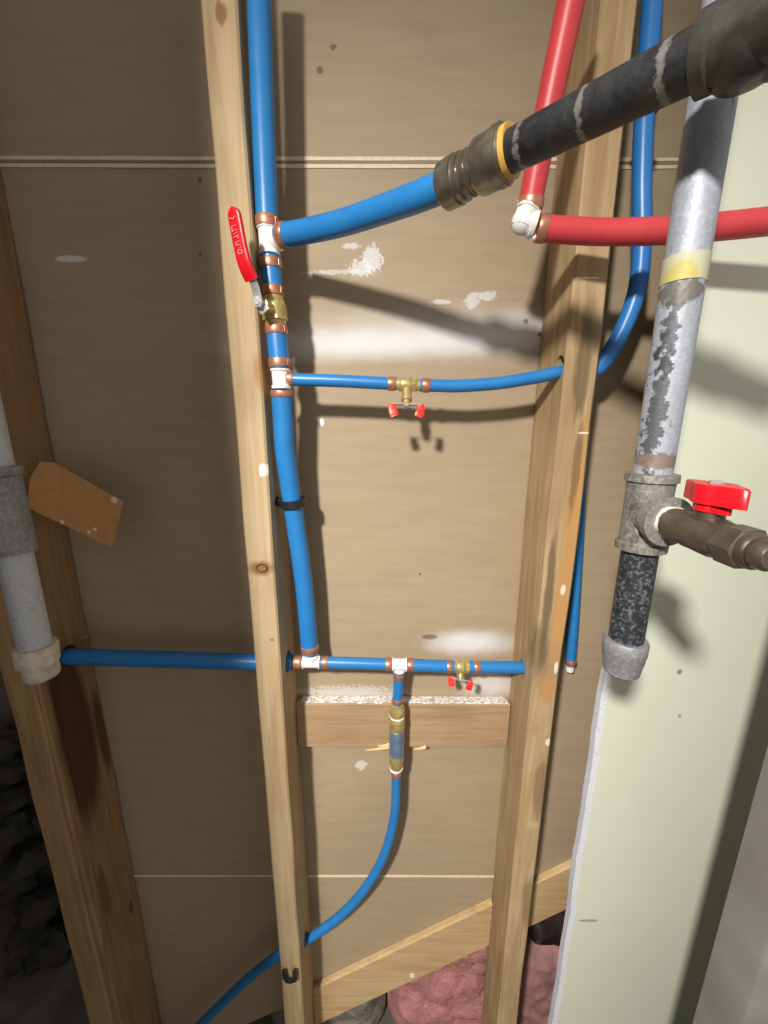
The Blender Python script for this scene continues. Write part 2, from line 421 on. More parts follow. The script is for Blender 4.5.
# raised sapwood strip along the far stud's side, and a splinter by the pipe hole
MB().loft([[Vector((XF-.002, YF+.002+.016*max(0, 1-i/40)+.0, .05+i*.03))+Vector(o_) for o_ in ((0,0,0), (.0055,.002,0), (.0055,.016,0), (0,.02,0))] for i in range(41)]).build('sapwood_strip', M['woodF'], studF)
a = P(66, 642, .575); b = P(103, 634, .545)
MB().ribbon([a, (a+b)/2+Vector((0,0,.002)), b], lambda t: .009*(1-t)+.001, lambda t: .003, (0,-.6,1), 3, 8, 4).build('splinter', M['woodF'], studF)

# flat block between the studs
M['woodB'] = wood('block_wood', (142, 116, 86), (162, 134, 102), (178, 150, 116), 'X', [], .3, seed=3)
zt, zb = P(410, 704, .577).z, P(410, 748, .577).z
blk = board((-.1527, .5862, (zt+zb)/2), (.2215, .5862, (zt+zb)/2), .0185, zt-zb, (0,1,0), .0009, 12).build('blocking_board', M['woodB'])
tag(blk, 'short horizontal timber block fixed between the studs below the blue pipes', 'board')
k = NT('white_dust'); f = k.noise(190, 5, None, .5, .75)
k.done(k.mix(k.rng(f, .44, .52), srgb((168, 154, 134)), srgb((220, 218, 216))), .9)
k.bump(f, .8, .002); M['dust'] = k.m
m = MB(); n = 70; rings = []
for i in range(n+1):
    x = -.145+.362*i/n; y0 = .5790+.0015*noise.noise(Vector((x*60, 0, 0))); h = zt+.0006+.0007*noise.noise(Vector((x*90, 3, 0)))
    rings.append([(x, y0, zt-.0006), (x, .5950, zt-.0006), (x, .5950, h+.0004), (x, y0+.001, h)])
m.loft(rings).build('dust_layer', M['dust'], blk)
for (x0, y0), (x1, y1) in (((366, 750), (390, 747)), ((378, 746), (391, 744)), ((414, 749), (426, 747))):
    a = P(x0, y0, .575); b = P(x1, y1, .575)
    MB().ribbon([a, (a+b)/2-Vector((0,.001,0)), b], lambda t: .0015+.0055*t, lambda t: .0025, (0,-1,.2), 3, 8, 3).build('splinter', M['splint'], blk)

# sloping braces
M['woodD'] = wood('brace_wood', (166, 134, 94), (188, 158, 116), (200, 174, 132), 'X', [(tuple(P(412, 975, .584)), (.006, .02, .007), (236, 230, 220), .5, .6, 150, .9)], .3, seed=2)
ang = math.atan(.673); dd = Vector((math.cos(ang), 0, math.sin(ang))); up = Vector((-math.sin(ang), 0, math.cos(ang)))
def brace(x0, x1, label):
    w = .099; t = .0120; n = 40; m = MB(); rings = []
    for i in range(n+1):
        x = x0+(x1-x0)*i/n; j = .0012*noise.noise(Vector((x*12, 7, 0)))
        top = zline(x)+j; bot = top-w/math.cos(ang); y0 = YW-t-.0005; y1 = YW-.0008; b = .003
        rings.append([(x, y0, bot+b), (x, y0, top-b), (x, y0+b, top), (x, y1, top), (x, y1, bot), (x, y0+b, bot)])
    return tag(m.loft(rings).build('sloping_brace', M['woodD']), label, 'brace')
b1 = brace(-.1528, .2235, 'sloping timber brace between the two middle studs above pink insulation')
b2 = brace(.2640, .80, 'sloping timber brace passing behind the plasterboard edge')

# holes for the pipes
A = P(30, 653, .55); Bq = P(300, 662, .55)
drill(studF, P(68, 655, .55)-Vector((.055, 0, 0)), P(68, 655, .55)+Vector((.03, 0, 0)), .0165)
c = P(292, 661, .55); drill(stud, c-Vector((.09, 0, 0)), c+Vector((.06, 0, 0)), .0175)
c = P(300, 942, .55); dv = (P(315, 934, .55)-P(284, 951, .55)).normalized(); drill(stud, c-dv*.06, c+dv*.06, .0115)
c = P(563, 366, .5225); drill(studR, c+Vector((-.05, 0, .0)), c+Vector((.10, 0, 0)), .0130)
c = P(526, 667, .55); drill(studR, c+Vector((-.05, 0, .0)), c+Vector((.02, 0, 0)), .0122)

# ------------------------------------------------------------ plumbing helpers
R1, R34, R12 = .01425, .0100, .0080
def pipe(name, pts, r, mat, label, cat='pipe', group=None, sm=8, seg=22):
    pts = [P(*p) if not isinstance(p, Vector) else p for p in pts]
    o = thing(name, label, cat, min(pts, key=lambda q: q.z), group)
    MB().tube(pts, r, seg, sm).build('tube', mat, o); return o
def ring(parent, c, d, r, ln=.0095, mat=None):
    c = P(*c) if not isinstance(c, Vector) else c; d = Vector(d).normalized(); R = r+.0009; ln *= 1.15
    m = MB().lathe(c-d*ln/2, d, [(0, r*.97), (.0002, R-.0003), (.0008, R), (ln*.5, R+.0002), (ln-.0008, R), (ln-.0002, R-.0003), (ln, r*.97)], 26)
    u, w = frame(d)
    m.lathe(c+(u*.5-w*.87)*(R-.0007)-d*ln*.32, d, [(0, .0006), (.0004, .0012), (ln*.64-.0004, .0012), (ln*.64, .0006)], 8)
    return m.build('crimp_ring', mat or M['copper'], parent)
def tee(label, c, ax, br, r, la, lb, rb=None, rr=.92):
    """white plastic tee: centre, run axis, branch axis, pipe radius, half length, branch length"""
    o = thing('tee_fitting', label, 'pipe fitting', c); ax = Vector(ax).normalized(); br = Vector(br).normalized(); rb = rb or r
    m = MB(); q = r*rr
    m.lathe(c-ax*la, ax, [(0, q*.9), (.0006, q*1.06), (.003, q*1.06), (.0036, q*.95), (2*la-.0036, q*.95), (2*la-.003, q*1.06), (2*la-.0006, q*1.06), (2*la, q*.9)], 24, jit=.0008)
    q = rb*rr
    m.lathe(c, br, [(0, q*.9), (lb-.0036, q*.95), (lb-.003, q*1.06), (lb-.0006, q*1.06), (lb, q*.9)], 24, jit=.0008)
    u = ax.cross(br)
    for s_ in (-1, 1):                                             # moulding ribs and nubs at the crotch
        m.ball(c+ax*s_*r*.72+br*r*.62, r*.42, 10, 6)
        m.ball(c-ax*s_*la*.8-br*r*.85, r*.16, 8, 6)
    m.build('body', M['white'], o); return o

# ------------------------------------------------------------ blue riser on the pale stud
def axp(y):
    T = [(-80, 256.5, .522), (0, 259, .522), (100, 262.5, .522), (215, 266.5, .522), (300, 273.5, .522), (378, 281, .522), (450, 285, .529), (500, 292, .537), (580, 303.5, .546), (640, 309, .550), (665, 311.5, .550)]
    for (a, xa, da), (b, xb, db) in zip(T, T[1:]):
        if y <= b:
            t = (y-a)/(b-a); return P(xa+(xb-xa)*t, y, da+(db-da)*t)
def axd(y): return (axp(y+4)-axp(y-4)).normalized()
RU, RL = .0130, .0136
p = pipe('blue_pipe', [axp(-70.0), axp(0.0), axp(100.0), axp(227.0)], RU, M['blue'], 'thick blue pipe rising beside the pale stud to the top edge', sm=6)
ring(p, axp(223.1), axd(218), RU, .010)
c = axp(241.6); br = (P(300, 233, .505)-c)
t1 = tee('white tee above the red lever valve joining riser and outward branch', c, axd(237), br, RU, (axp(228.0)-axp(257.2)).length/2, .0150)
p = pipe('blue_pipe', [axp(257.7), axp(271.8), axp(294.1)], RU*.98, M['blue'], 'short blue pipe stub between white tee and brass lever valve', sm=3)
ring(p, axp(264.5), axd(260), RU); ring(p, axp(291.7), axd(288), RU)
p = pipe('blue_pipe', [axp(327.2), axp(341.8), axp(368.6)], RU*.98, M['blue'], 'short blue pipe between brass lever valve and lower white tee', sm=3)
ring(p, axp(330.1), axd(328), RU); ring(p, axp(363.2), axd(362), RU)
c = axp(378.8); br2 = P(300, 379.5, .523)-c
t2 = tee('white tee where the slim blue pipe with butterfly valve branches off', c, axd(378), br2, RU, (axp(369.1)-axp(389.5)).length/2, .0150, R12)
p = pipe('blue_pipe', [axp(390.0), axp(420.0), axp(450.0), axp(500.0), axp(580.0), axp(640.0), axp(652.0)], RL, M['blue'], 'blue riser between the two rows of branches held by black clip', sm=6)
ring(p, axp(393.4), axd(393), RL, .007); ring(p, axp(647.5), axd(647), RL, .009)

# lever ball valve
c0 = axp(296.1); c1 = axp(327.2); d = (c1-c0).normalized(); L = (c1-c0).length; mid = (c0+c1)/2
bv = thing('lever_valve', 'brass ball valve with red lever on the blue riser', 'valve', c1)
m = MB(); r = RU
m.lathe(c0, d, [(0, r*.8), (.001, r*.98), (L*.16, r*.98), (L*.2, r*1.08), (L*.36, r*1.16), (L*.62, r*1.16), (L*.78, r*1.05), (L*.82, r*.98), (L-.001, r*.98), (L, r*.8)], 28)
m.lathe(c0+d*L*.66, d, [(0, r*1.0), (.0006, r*1.2), (L*.14, r*1.2), (L*.155, r*1.0)], flat=8)
piv = P(259.5, 303, .488); sd = (piv-mid).normalized()
m.lathe(mid, sd, [(0, .0075), ((piv-mid).length-.006, .0075), ((piv-mid).length-.005, .0055)], 18)
m.build('body', M['brass'], bv)
m = MB(); m.lathe(piv-sd*.004, sd, [(0, .004), (.0105, .004), (.011, .0035)], 14)
m.lathe(piv-sd*.0005, sd, [(0, .0062), (.0008, .0068), (.0052, .0068), (.006, .0058)], flat=6)
m.build('nut', M['steel'], bv)
N = Vector((-.2, -.97, 0))
pts = [P(265.5, 312, .490), piv, P(255, 286, .482), P(249, 274, .476)]
MB().ribbon(pts, lambda t: .0125-.005*t, lambda t: .0022, N, 8, 16, 6).build('lever', M['steel'], bv)
gp = [P(252, 280, .4795), P(245.5, 266, .474), P(241, 249, .472), P(237, 228, .470), P(233, 207, .468)]
def gw(t): 
    e = max(0, (t-.88)/.12); return .0172*(math.sqrt(max(0.03, 1-e*e)) if e > 0 else 1)*(1-.06*t)
grip = MB().ribbon(gp, gw, lambda t: .0062 if t < .97 else .0045, (-.35, -.93, 0), 3.2, 24, 10).build('grip', M['redvinyl'], bv)
# raised marks on the grip: strokes laid on its face
G0, G1 = P(241.5, 252, .472), P(233.5, 212, .4685); ga = (G1-G0); gl = ga.length; ga.normalize()
gn = Vector((-.35, -.93, 0)).normalized(); gs = ga.cross(gn).normalized()
if gs.x < 0: gs = -gs
gn = (gn-ga*gn.dot(ga)).normalized()
def gpt(u, v): return G0+ga*(v*gl)+gs*(u*.0052)+gn*.0034
m = MB()
strokes = [[(-.8, .85), (0, .80), (.6, .86)], [(-.7, .64), (.5, .64)], [(-.7, .64), (-.7, .50)], [(-.7, .52), (.5, .54)], [(-.6, .44), (.5, .47)], [(-.7, .36), (0, .38), (.7, .40)], [(-.1, .38), (.6, .32)],
           [(-.6, .24), (.6, .25)], [(-.6, .24), (-.5, .15), (.6, .15)], [(-.2, .24), (-.1, .15)], [(.3, .07), (.7, .10)]]
for s_ in strokes:
    for a_, b_ in zip(s_, s_[1:]): m.tube([gpt(*a_), gpt(*b_)], .0005, 6, 1)
circ = [(.15+.55*math.cos(a*math.pi/5), -.02+.055*math.sin(a*math.pi/5)) for a in range(11)]
for a_, b_ in zip(circ, circ[1:]): m.tube([gpt(*a_), gpt(*b_)], .0005, 6, 1)
m.build('raised_lettering', M['redmark'], grip)

# outward branch and big coupling
p = pipe('blue_pipe', [P(279, 235.2, .5165), (300, 232.5, .505), (340, 223.5, .477), (380, 210.5, .445), (420, 196, .413), (452, 182.5, .393)], R1*.88, M['blue'], 'thick blue branch curving outward from the tee to the metal coupling', sm=8)
ring(p, P(283.5, 235, .5145), P(300, 232.5, .505)-P(279, 235.2, .5165), R1*.88, .008)
ca, cb = P(443, 188, .399), P(510, 152, .357); d = (cb-ca).normalized(); L = (cb-ca).length
cp = thing('push_coupling', 'worn silvery push coupling joining blue pipe to black iron pipe', 'coupling', ca)
r0 = .0190
MB().lathe(ca, d, [(0, r0*.70), (.0005, r0*.86), (L*.04, r0*.90), (L*.045, r0*.97), (L*.26, r0*.99), (L*.265, r0*.90), (L*.30, r0*.88), (L*.305, r0*.95), (L*.35, r0*.95), (L*.355, r0*.84), (L*.50, r0*.84), (L*.505, r0*.80), (L*.53, r0*.80), (L*.56, r0*.98), (L*.60, r0*1.05), (L*.84, r0*1.06), (L*.845, r0*1.10), (L*.93, r0*1.10), (L*.935, r0*1.03), (L*.965, r0*1.02)], 36).build('body', M['nickel'], cp)
for t in (.43,): MB().lathe(ca+d*L*t, d, [(0, r0*.80), (.0004, r0*.90), (.0020, r0*.90), (.0024, r0*.80)], 36).build('groove_ring', M['nickel'], cp)
MB().lathe(ca+d*L*.955, d, [(0, r0*.8), (.0003, r0*.95), (.0050, r0*.95), (.0055, r0*.8)], 36).build('release_collar', M['oring'], cp)
# black iron pipe
FY = .296; Q = .80; FX = P(712, 100, FY).x
be = P(712, 51, .252); ba = P(500, 157.5, .362)
kk = NT('painted_black_iron'); n1 = kk.noise(45, 5, None, .5, .65); n2 = kk.noise(240, 4)
col = kk.ramp(n1, [(.35, srgb((34, 34, 36))), (.6, srgb((56, 56, 57))), (.8, srgb((92, 90, 86)))])
dl = (be-ba); 
for px, py, w in [(527, 146, .0022), (589, 106, .0022), (671, 55, .0024)]:
    t = min(range(200), key=lambda i: (lambda q: abs(q))( (lambda v: (384+FPX*v.x/-v.z)-px)(CR.transposed() @ (ba+dl*i/200-Vector((0,0,CAMZ)))) ))/200
    q = ba+dl*t; dn = dl.normalized()
    sub = kk.n('VectorMath', operation='SUBTRACT'); kk.l(kk.co, sub.inputs[0]); sub.inputs[1].default_value = q-ba
    dot = kk.n('VectorMath', operation='DOT_PRODUCT'); kk.l(sub.outputs[0], dot.inputs[0]); dot.inputs[1].default_value = dn
    ab = kk.math('ABSOLUTE', dot.outputs['Value']); ab = kk.math('ADD', ab, kk.math('MULTIPLY', kk.math('SUBTRACT', n2, .5), .010))
    col = kk.mix(kk.math('MULTIPLY', kk.rng(ab, w*1.2, w*.3), .42), col, srgb((168, 166, 158)))
kk.bump(n2, .3, .001); M['blackpipe'] = kk.done(col, .4, .25)
bp = thing('iron_pipe', 'black iron pipe running from metal coupling up to the corner fitting', 'pipe', ba)
MB().tube([ba, be], .0142, 28, 1).build('tube', M['blackpipe'], bp)

# ------------------------------------------------------------ upper slim branch with butterfly valve
AX2 = [(281, 378), (297, 379.5), (340, 381), (388, 383.5), (408, 384.5), (428, 385.5), (460, 386), (500, 383), (540, 376.5), (570, 370)]
def ax2(x):
    for (a, ya), (b, yb) in zip(AX2, AX2[1:]):
        if x <= b: return P(x, ya+(yb-ya)*(x-a)/(b-a), .521)
p = pipe('blue_pipe', [ax2(290), ax2(297), ax2(340), ax2(396)], R12, M['blue'], 'slim blue pipe left of the upper butterfly valve', sm=6)
ring(p, ax2(290.5), ax2(300)-ax2(285), R12, .0075); ring(p, ax2(391.5), ax2(396)-ax2(386), R12, .0085)
endp = P(571, 370, .532); 
p = pipe('blue_pipe', [ax2(420), ax2(440), ax2(460), ax2(500), ax2(540), ax2(560), P(570, 369.5, .521)+Vector((.02,0,.001))], R12, M['blue'], 'slim blue pipe from upper butterfly valve into the weathered stud', sm=6)
ring(p, ax2(426), ax2(432)-ax2(420), R12, .0090)

def butterfly(label, c, ax, stem, half, r, wing_ax, sc=1.0, curl=1.0, hs=1.0):
    """mini brass stop valve with a bow-tie steel handle and two red vinyl tips"""
    o = thing('butterfly_valve', label, 'valve', c); ax = Vector(ax).normalized(); stem = Vector(stem).normalized()
    L = 2*half; m = MB(); A_ = c-ax*half
    m.lathe(A_, ax, [(0, r*.8), (.0006, r), (L*.14, r), (L*.17, r*1.12), (L*.24, r*1.22), (L*.52, r*1.22), (L*.60, r*1.1), (L*.66, r*.98), (L-.0006, r*.98), (L, r*.8)], 24)
    m.lathe(A_+ax*L*.62, ax, [(0, r), (.0004, r*1.18), (L*.16, r*1.18), (L*.18, r)], flat=6)
    h = .029*sc*hs
    m.lathe(c-ax*half*.12, stem, [(0, .0062*sc), (h*.62, .0062*sc), (h*.66, .0072*sc), (h*.80, .0072*sc), (h*.84, .0050*sc), (h, .0050*sc)], 18)
    m.build('body', M['brass'], o)
    hc = c-ax*half*.12+stem*h; w = Vector(wing_ax); w = (w-stem*w.dot(stem)).normalized(); q = stem.cross(w)
    m = MB(); S_ = .0195*sc
    m.ribbon([hc-w*S_, hc-w*S_*.5, hc, hc+w*S_*.5, hc+w*S_], lambda t: .0062*sc, lambda t: .0014*sc, stem, 6, 12, 4)
    hd = m.build('handle', M['steel'], o)
    MB().lathe(hc, stem, [(0, .0042*sc), (.003*sc, .0042*sc), (.0035*sc, .0034*sc)], flat=6).build('nut', M['steel'], o)
    dn = (stem*.35+Vector((0, -.25, -1))*curl).normalized()
    for s_ in (-1, 1):
        a_ = hc+w*s_*S_*.92; 
        MB().ribbon([a_-dn*.001, a_+dn*.006*sc+w*s_*.0002, a_+dn*.0155*sc-w*s_*.003*sc], lambda t: (.0085+.004*t)*sc if t < .9 else .0105*sc, lambda t: .0042*sc if t < .9 else .003*sc, (0, -1, .1), 4, 14, 6).build('red_tip', M['redcap'], hd)
    return o
c = ax2(408.5)
butterfly('brass butterfly valve with red tips on the upper slim blue pipe', c, ax2(424)-ax2(392), (-.03, -.45, -.89), (ax2(421.5)-ax2(396)).length/2, R12*.98, (1, 0, -.02), 1.0)

# ------------------------------------------------------------ lower row
AX3 = [(-40, 651), (65, 656.5), (262, 662), (311, 662), (350, 663), (399, 664.5), (450, 666.5), (528, 667.5), (545, 668)]
def ax3(x):
    for (a, ya), (b, yb) in zip(AX3, AX3[1:]):
        if x <= b: return P(x, ya+(yb-ya)*(x-a)/(b-a), .550)
p = pipe('blue_pipe', [ax3(50), ax3(65), ax3(150), ax3(262), ax3(293)], .0128, M['blue'], 'thick blue pipe crossing the dim left bay between two studs', sm=5)
ring(p, ax3(298), (1, 0, 0), .0096, .0110)
c = ax3(311.5)
t3 = tee('white tee at the foot of the blue riser', c, (1, 0, -.01), axp(640)-c, .0105, (ax3(320.5)-ax3(302.5)).length/2, .0125, .0125)
p = pipe('blue_pipe', [ax3(321), ax3(340), ax3(370), ax3(393)], .0093, M['blue'], 'blue pipe between the two white tees of the lower row', sm=4)
ring(p, ax3(325), (1, 0, 0), .0093, .0085); ring(p, ax3(388.5), (1, 0, 0), .0093, .0085)
c4 = ax3(399.5)
t4 = tee('white tee feeding the check valve on the lower row', c4, (1, 0, -.01), P(398, 690, .545)-c4, .0100, (ax3(407)-ax3(392)).length/2, .0125, .0085, 1.0)
p = pipe('blue_pipe', [ax3(405), ax3(425), ax3(454)], .0097, M['blue'], 'blue pipe between white tee and lower butterfly valve', sm=3)
ring(p, ax3(410.5), (1, 0, 0), .0097, .0085); ring(p, ax3(449), (1, 0, 0), .0097, .0075)
p = pipe('blue_pipe', [ax3(469), ax3(495), ax3(520), ax3(529)], .0097, M['blue'], 'blue pipe from lower butterfly valve into the weathered stud', sm=3)
ring(p, ax3(476.5), (1, 0, 0), .0097, .0085)
butterfly('brass butterfly valve with red tips on the lower blue row', ax3(462.5), (1, 0, -.01), (-.12, -.45, -.88), (ax3(473)-ax3(452.5)).length/2, .0092, (1, -.55, .12), .88, .6, .75)

# check valve below the tee and the curved tail
p = pipe('blue_pipe', [P(398.6, 672, .550), P(398, 688, .550), P(397.2, 704, .550)], R12, M['blue'], 'very short vertical blue pipe above the check valve', sm=3)
ring(p, P(398.5, 675.5, .550), (0, 0, 1), R12, .0085); ring(p, P(397.4, 700, .550), (0, 0, 1), R12, .0075)
va, vb = P(397.2, 703, .551), P(396.2, 770, .551); d = (vb-va).normalized(); L = (vb-va).length
cv = thing('check_valve', 'brass check valve with blue foil label in front of the timber block', 'valve', vb)
m = MB(); r = .0132
m.lathe(va, d, [(0, r*.6), (L*.01, r*.8), (L*.05, r*.84), (L*.07, r*.98), (L*.15, r*.98), (L*.17, r*.9), (L*.20, r*.9), (L*.22, r), (L*.34, r), (L*.36, r*.95), (L*.74, r*.95), (L*.76, r), (L*.86, r*.94), (L*.92, r*.86), (L*.99, r*.76), (L, r*.6)], 28)
m.lathe(va+d*L*.23, d, [(0, r*.9), (.0004, r*1.05), (L*.08, r*1.05), (L*.085, r*.9)], flat=8)
m.build('body', M['brass'], cv)
MB().lathe(va+d*L*.37, d, [(0, r*.93), (.0002, r*.985), (L*.37-.0002, r*.985), (L*.37, r*.93)], 28).build('foil_label', M['label'], cv)
for t in (.165, .945): MB().lathe(va+d*L*t, d, [(0, r*.75), (.0006, r*(.97 if t < .5 else .88)), (.0030, r*(.99 if t < .5 else .9)), (.0036, r*.75)], 24, jit=.001).build('thread_tape', M['ptfe'], cv)
p = pipe('blue_pipe', [P(396.2, 769, .551), P(396, 790, .551), P(394, 818, .551), P(384, 855, .549), P(366, 887, .550), P(343, 913, .550), P(315, 934.5, .550), P(284, 951, .550), P(252, 975, .548), P(222, 1003, .545), P(190, 1036, .54), P(160, 1075, .535)], R12*1.02, M['blue'], 'slim blue pipe curving down from the check valve through the pale stud', sm=6)
ring(p, P(396.2, 773, .551), (0, 0, 1), R12, .0085)

# ------------------------------------------------------------ right-hand blue pipes
p = pipe('blue_pipe', [P(656, -60, .527), P(652.5, 0, .527), P(645, 100, .527), P(642, 180, .527), P(642, 240, .527), P(637, 290, .528), P(621, 333, .530), P(600, 366, .532), P(585, 370, .534)], .0104, M['blue_right'], 'blue pipe behind grey pipe bending into the back of the weathered stud', sm=8)
xb = P(576, 620, .583).x; zb0 = P(572, 664, .585).z
p = pipe('blue_pipe', [Vector((xb, .583, zb0)), Vector((xb-.005, .583, zb0+.10)), Vector((xb-.014, .583, zb0+.24)), Vector((xb-.026, .583, zb0+.42)), Vector((xb-.030, .584, 1.9)), Vector((xb-.030, .584, 2.7))], .0082, M['blue'], 'shaded blue pipe hanging behind the weathered stud with a white plug', sm=5)
ring(p, Vector((xb, .583, zb0+.006)), (0, 0, 1), .0082, .0085)
MB().lathe(Vector((xb, .583, zb0+.002)), (0, 0, -1), [(0, .0065), (.004, .0068), (.0135, .0064), (.015, .0045)], 18).build('end_plug', M['white'], p)
# ------------------------------------------------------------ red pipes
ec = P(523, 222, .465)
vtop = [P(580, -60, .427), P(571, 0, .434), P(549, 105, .449), P(530.6, 202, .465)]
p = pipe('red_pipe', vtop+[P(530.3, 205, .465)], .0124, M['red'], 'red pipe dropping behind the black iron pipe to white elbow', sm=6)
ring(p, P(530.5, 203.5, .4648), vtop[2]-vtop[3], .0124, .0085)
hz = [P(538.5, 228, .465), P(548, 229, .464), P(600, 232, .458), P(660, 231, .447), P(720, 226.5, .436), P(790, 219, .423), P(880, 208, .405)]
p = pipe('red_pipe', hz, .0124, M['red'], 'red pipe running level behind the grey pipe to the right edge', sm=6)
ring(p, P(541.5, 228.4, .4645), hz[1]-hz[0], .0124, .0085)
el = thing('elbow_fitting', 'white plastic elbow joining the two red pipes', 'pipe fitting', ec)
m = MB(); u1 = (P(530.5, 203, .465)-ec).normalized(); u2 = (hz[1]-ec).normalized()
m.lathe(ec-u1*.0068, u1, [(0, .008), (.001, .0110), (.017, .0114), (.0176, .0126), (.0215, .0126), (.022, .010)], 22, jit=.0012)
m.lathe(ec-u2*.0068, u2, [(0, .008), (.001, .0110), (.0150, .0114), (.0156, .0126), (.0195, .0126), (.020, .010)], 22, jit=.0012)
m.ball(ec, .0122, 16, 10)
for q_ in (-1, 1): m.ball(ec+u1*.0175+u2*q_*.0107, .0031, 8, 6); m.ball(ec+u2*.0175+u1*q_*.0107, .0031, 8, 6)
m.build('body', M['white'], el)

def pf(l): return [(t_*Q, r_*Q) for t_, r_ in l]
# ------------------------------------------------------------ grey threaded pipe on the right
def gz(y): return P(660, y, FY).z
g0 = Vector((FX, FY, gz(76)))
M['galvA'] = galv('galvanised', (176, 176, 182), (120, 122, 128), .58)
st = []
for px, py, rx, rz, rgb, nz in [(677, 330, .0036, .030, (64, 64, 68), 1.5), (663, 415, .0040, .05, (58, 56, 56), 1.5), (680, 288, .02, .008, (96, 90, 80), .9), (655, 462, .03, .006, (120, 100, 84), .6)]:
    q = P(px, py, FY-.015); st.append(((q.x-FX, q.y-FY, q.z-gz(474)), (rx, .02, rz), rgb, .35, nz, 190, .85))
M['galvB'] = galv('galvanised_worn', (152, 157, 167), (106, 108, 114), .56, st)
rp = thing('grey_pipe', 'long grey galvanised pipe with yellowed tape in front of plasterboard', 'pipe', (FX, FY, gz(474)))
MB().lathe(Vector((FX, FY, gz(478))), (0, 0, 1), pf([(0, .0165), ((2.72-gz(478))/Q, .0165)]), 30).build('tube', M['galvB'], rp)
k = NT('yellowed_tape'); q = P(686, 273, FY-.0165)
col = k.mix(k.blob((q.x-FX, q.y-FY, q.z-gz(474)), (.009, .02, .011), .6, .6, 90), srgb((174, 170, 144)), srgb((172, 161, 90)))
k.bump(k.noise(200), .4, .001); M['tape'] = k.done(col, .6)
MB().lathe(Vector((FX, FY, gz(285))), (0, 0, 1), pf([(0, .0166), (.0003, .0171), ((gz(258)-gz(285))/Q, .0171), ((gz(258)-gz(285))/Q+.0003, .0166)]), 30, jit=.0006).build('tape_band', M['tape'], rp)
# tee
zt0, zt1 = gz(549), gz(473); L = (zt1-zt0)/Q
te = thing('iron_tee', 'grey iron tee below the long grey pipe holding the red-handled valve', 'pipe fitting', (FX, FY, zt0))
m = MB(); r = .0205
m.lathe(Vector((FX, FY, zt0)), (0, 0, 1), pf([(0, .0170), (.0006, r*1.10), (.0075, r*1.12), (.009, r*1.0), (L*.3, r*.98), (L*.7, r*.98), (L-.009, r*1.0), (L-.0075, r*1.12), (L-.0006, r*1.10), (L, .0170)]), 32)
bz = P(665, 514, FY).z; c = Vector((FX, FY, bz))
m.lathe(c, (0, -1, 0), pf([(0, r*.95), (.022, r*.95), (.024, r*1.10), (.0325, r*1.12), (.033, .0165)]), 32)
m.build('body', M['cast'], te)
# small valve with red butterfly handle
vv = thing('drain_valve', 'dull grey brass valve with red plastic butterfly handle on the iron tee', 'valve', (FX, FY-.033, bz))
k0 = .034
m = MB()
m.lathe(c+Vector((0, -.030, 0))*Q, (0, -1, 0), pf([(0, .0125), (.0055, .0130), (.006, .0142), (.026, .0142), (.028, .0150), (.038, .0152), (.044, .0158), (.054, .0158), (.058, .0148), (.062, .0146)]), 28, jit=.0006)
m.lathe(c+Vector((0, -.092, 0))*Q, (0, -1, 0), pf([(0, .0150), (.001, .0163), (.0190, .0163), (.0205, .0140)]), flat=6)
m.lathe(c+Vector((0, -.112, 0))*Q, (0, -1, 0), pf([(0, .0135), (.004, .0132), (.006, .0118)]), 24)
m.lathe(c+Vector((0, -.072, 0))*Q, (0, 0, 1), pf([(0, .0105), (.019, .0105), (.0195, .007), (.024, .007)]), 20)
M['dull'] = mottled('dull_bronze', (124, 114, 98), (92, 84, 72), 70, .38, .75, .35)
m.build('body', M['dull'], vv)
MB().lathe(c+Vector((0, -.032, 0))*Q, (0, -1, 0), pf([(0, .0130), (.0005, .0146), (.005, .0146), (.0056, .0130)]), 24, jit=.0015).build('thread_tape', M['ptfe'], vv)
MB().lathe(c+Vector((0, -.117, 0))*Q, (0, -1, 0), pf([(0, .0100), (.002, .0112), (.008, .0108), (.0115, .0085), (.0125, .004)]), 22).build('end_plug', M['dull'], vv)
hc = c+Vector((0, -.073, .0195))*Q
m = MB(); pts = []
for i in range(48):
    a = 2*math.pi*i/48; ca_, sa_ = math.cos(a), math.sin(a)
    rad = .0140+.0150*abs(ca_)**4
    pts.append((rad*ca_, (.0140 if abs(ca_) < .55 else .0118)*sa_*1.0))
prof = ([(0, .70), (.0008, .76), (.0060, .78), (.0068, 1.0), (.0205, 1.0), (.022, .93)])
rings = []
for t, s_ in prof:
    rings.append([hc+Vector((y_*min(1, s_+.08), x_*(s_ if (s_ > .9 or abs(x_) < .0125) else .6), t))*Q for x_, y_ in pts])
m.loft(rings); hd = m.build('handle', M['redvinyl'], vv)
MB().lathe(hc+Vector((0, 0, .0215))*Q, (0, 0, 1), pf([(0, .005), (.0022, .005), (.003, .004)]), flat=6).build('nut', M['steel'], vv)
# black nipple and cap
M['nipple'] = galv('blackened_nipple', (34, 37, 44), (92, 95, 102), .70, scale=420, metal=.2)
nip = thing('iron_nipple', 'black pipe nipple with grey cap hanging from the iron tee', 'pipe', (FX, FY, gz(674)))
MB().lathe(Vector((FX, FY, gz(643))), (0, 0, 1), pf([(0, .0165), ((zt0-gz(643)+.003)/Q, .0165)]), 30).build('tube', M['nipple'], nip)
zc0, zc1 = P(623, 674, FY).z, P(623, 638, FY).z; L = (zc1-zc0)/Q
M['capm'] = galv('grey_cap', (126, 126, 128), (108, 108, 108), .5, scale=40, metal=.3)
cap = MB().lathe(Vector((FX, FY, zc0)), (0, 0, 1), pf([(0, .006), (.0012, .013), (.005, .0176), (L*.42, .0195), (L*.46, .0202), (L*.62, .0204), (L*.66, .0214), (L*.95, .0216), (L, .0205), (L+.0001, .0168)]), 32).build('end_cap', M['capm'], nip)
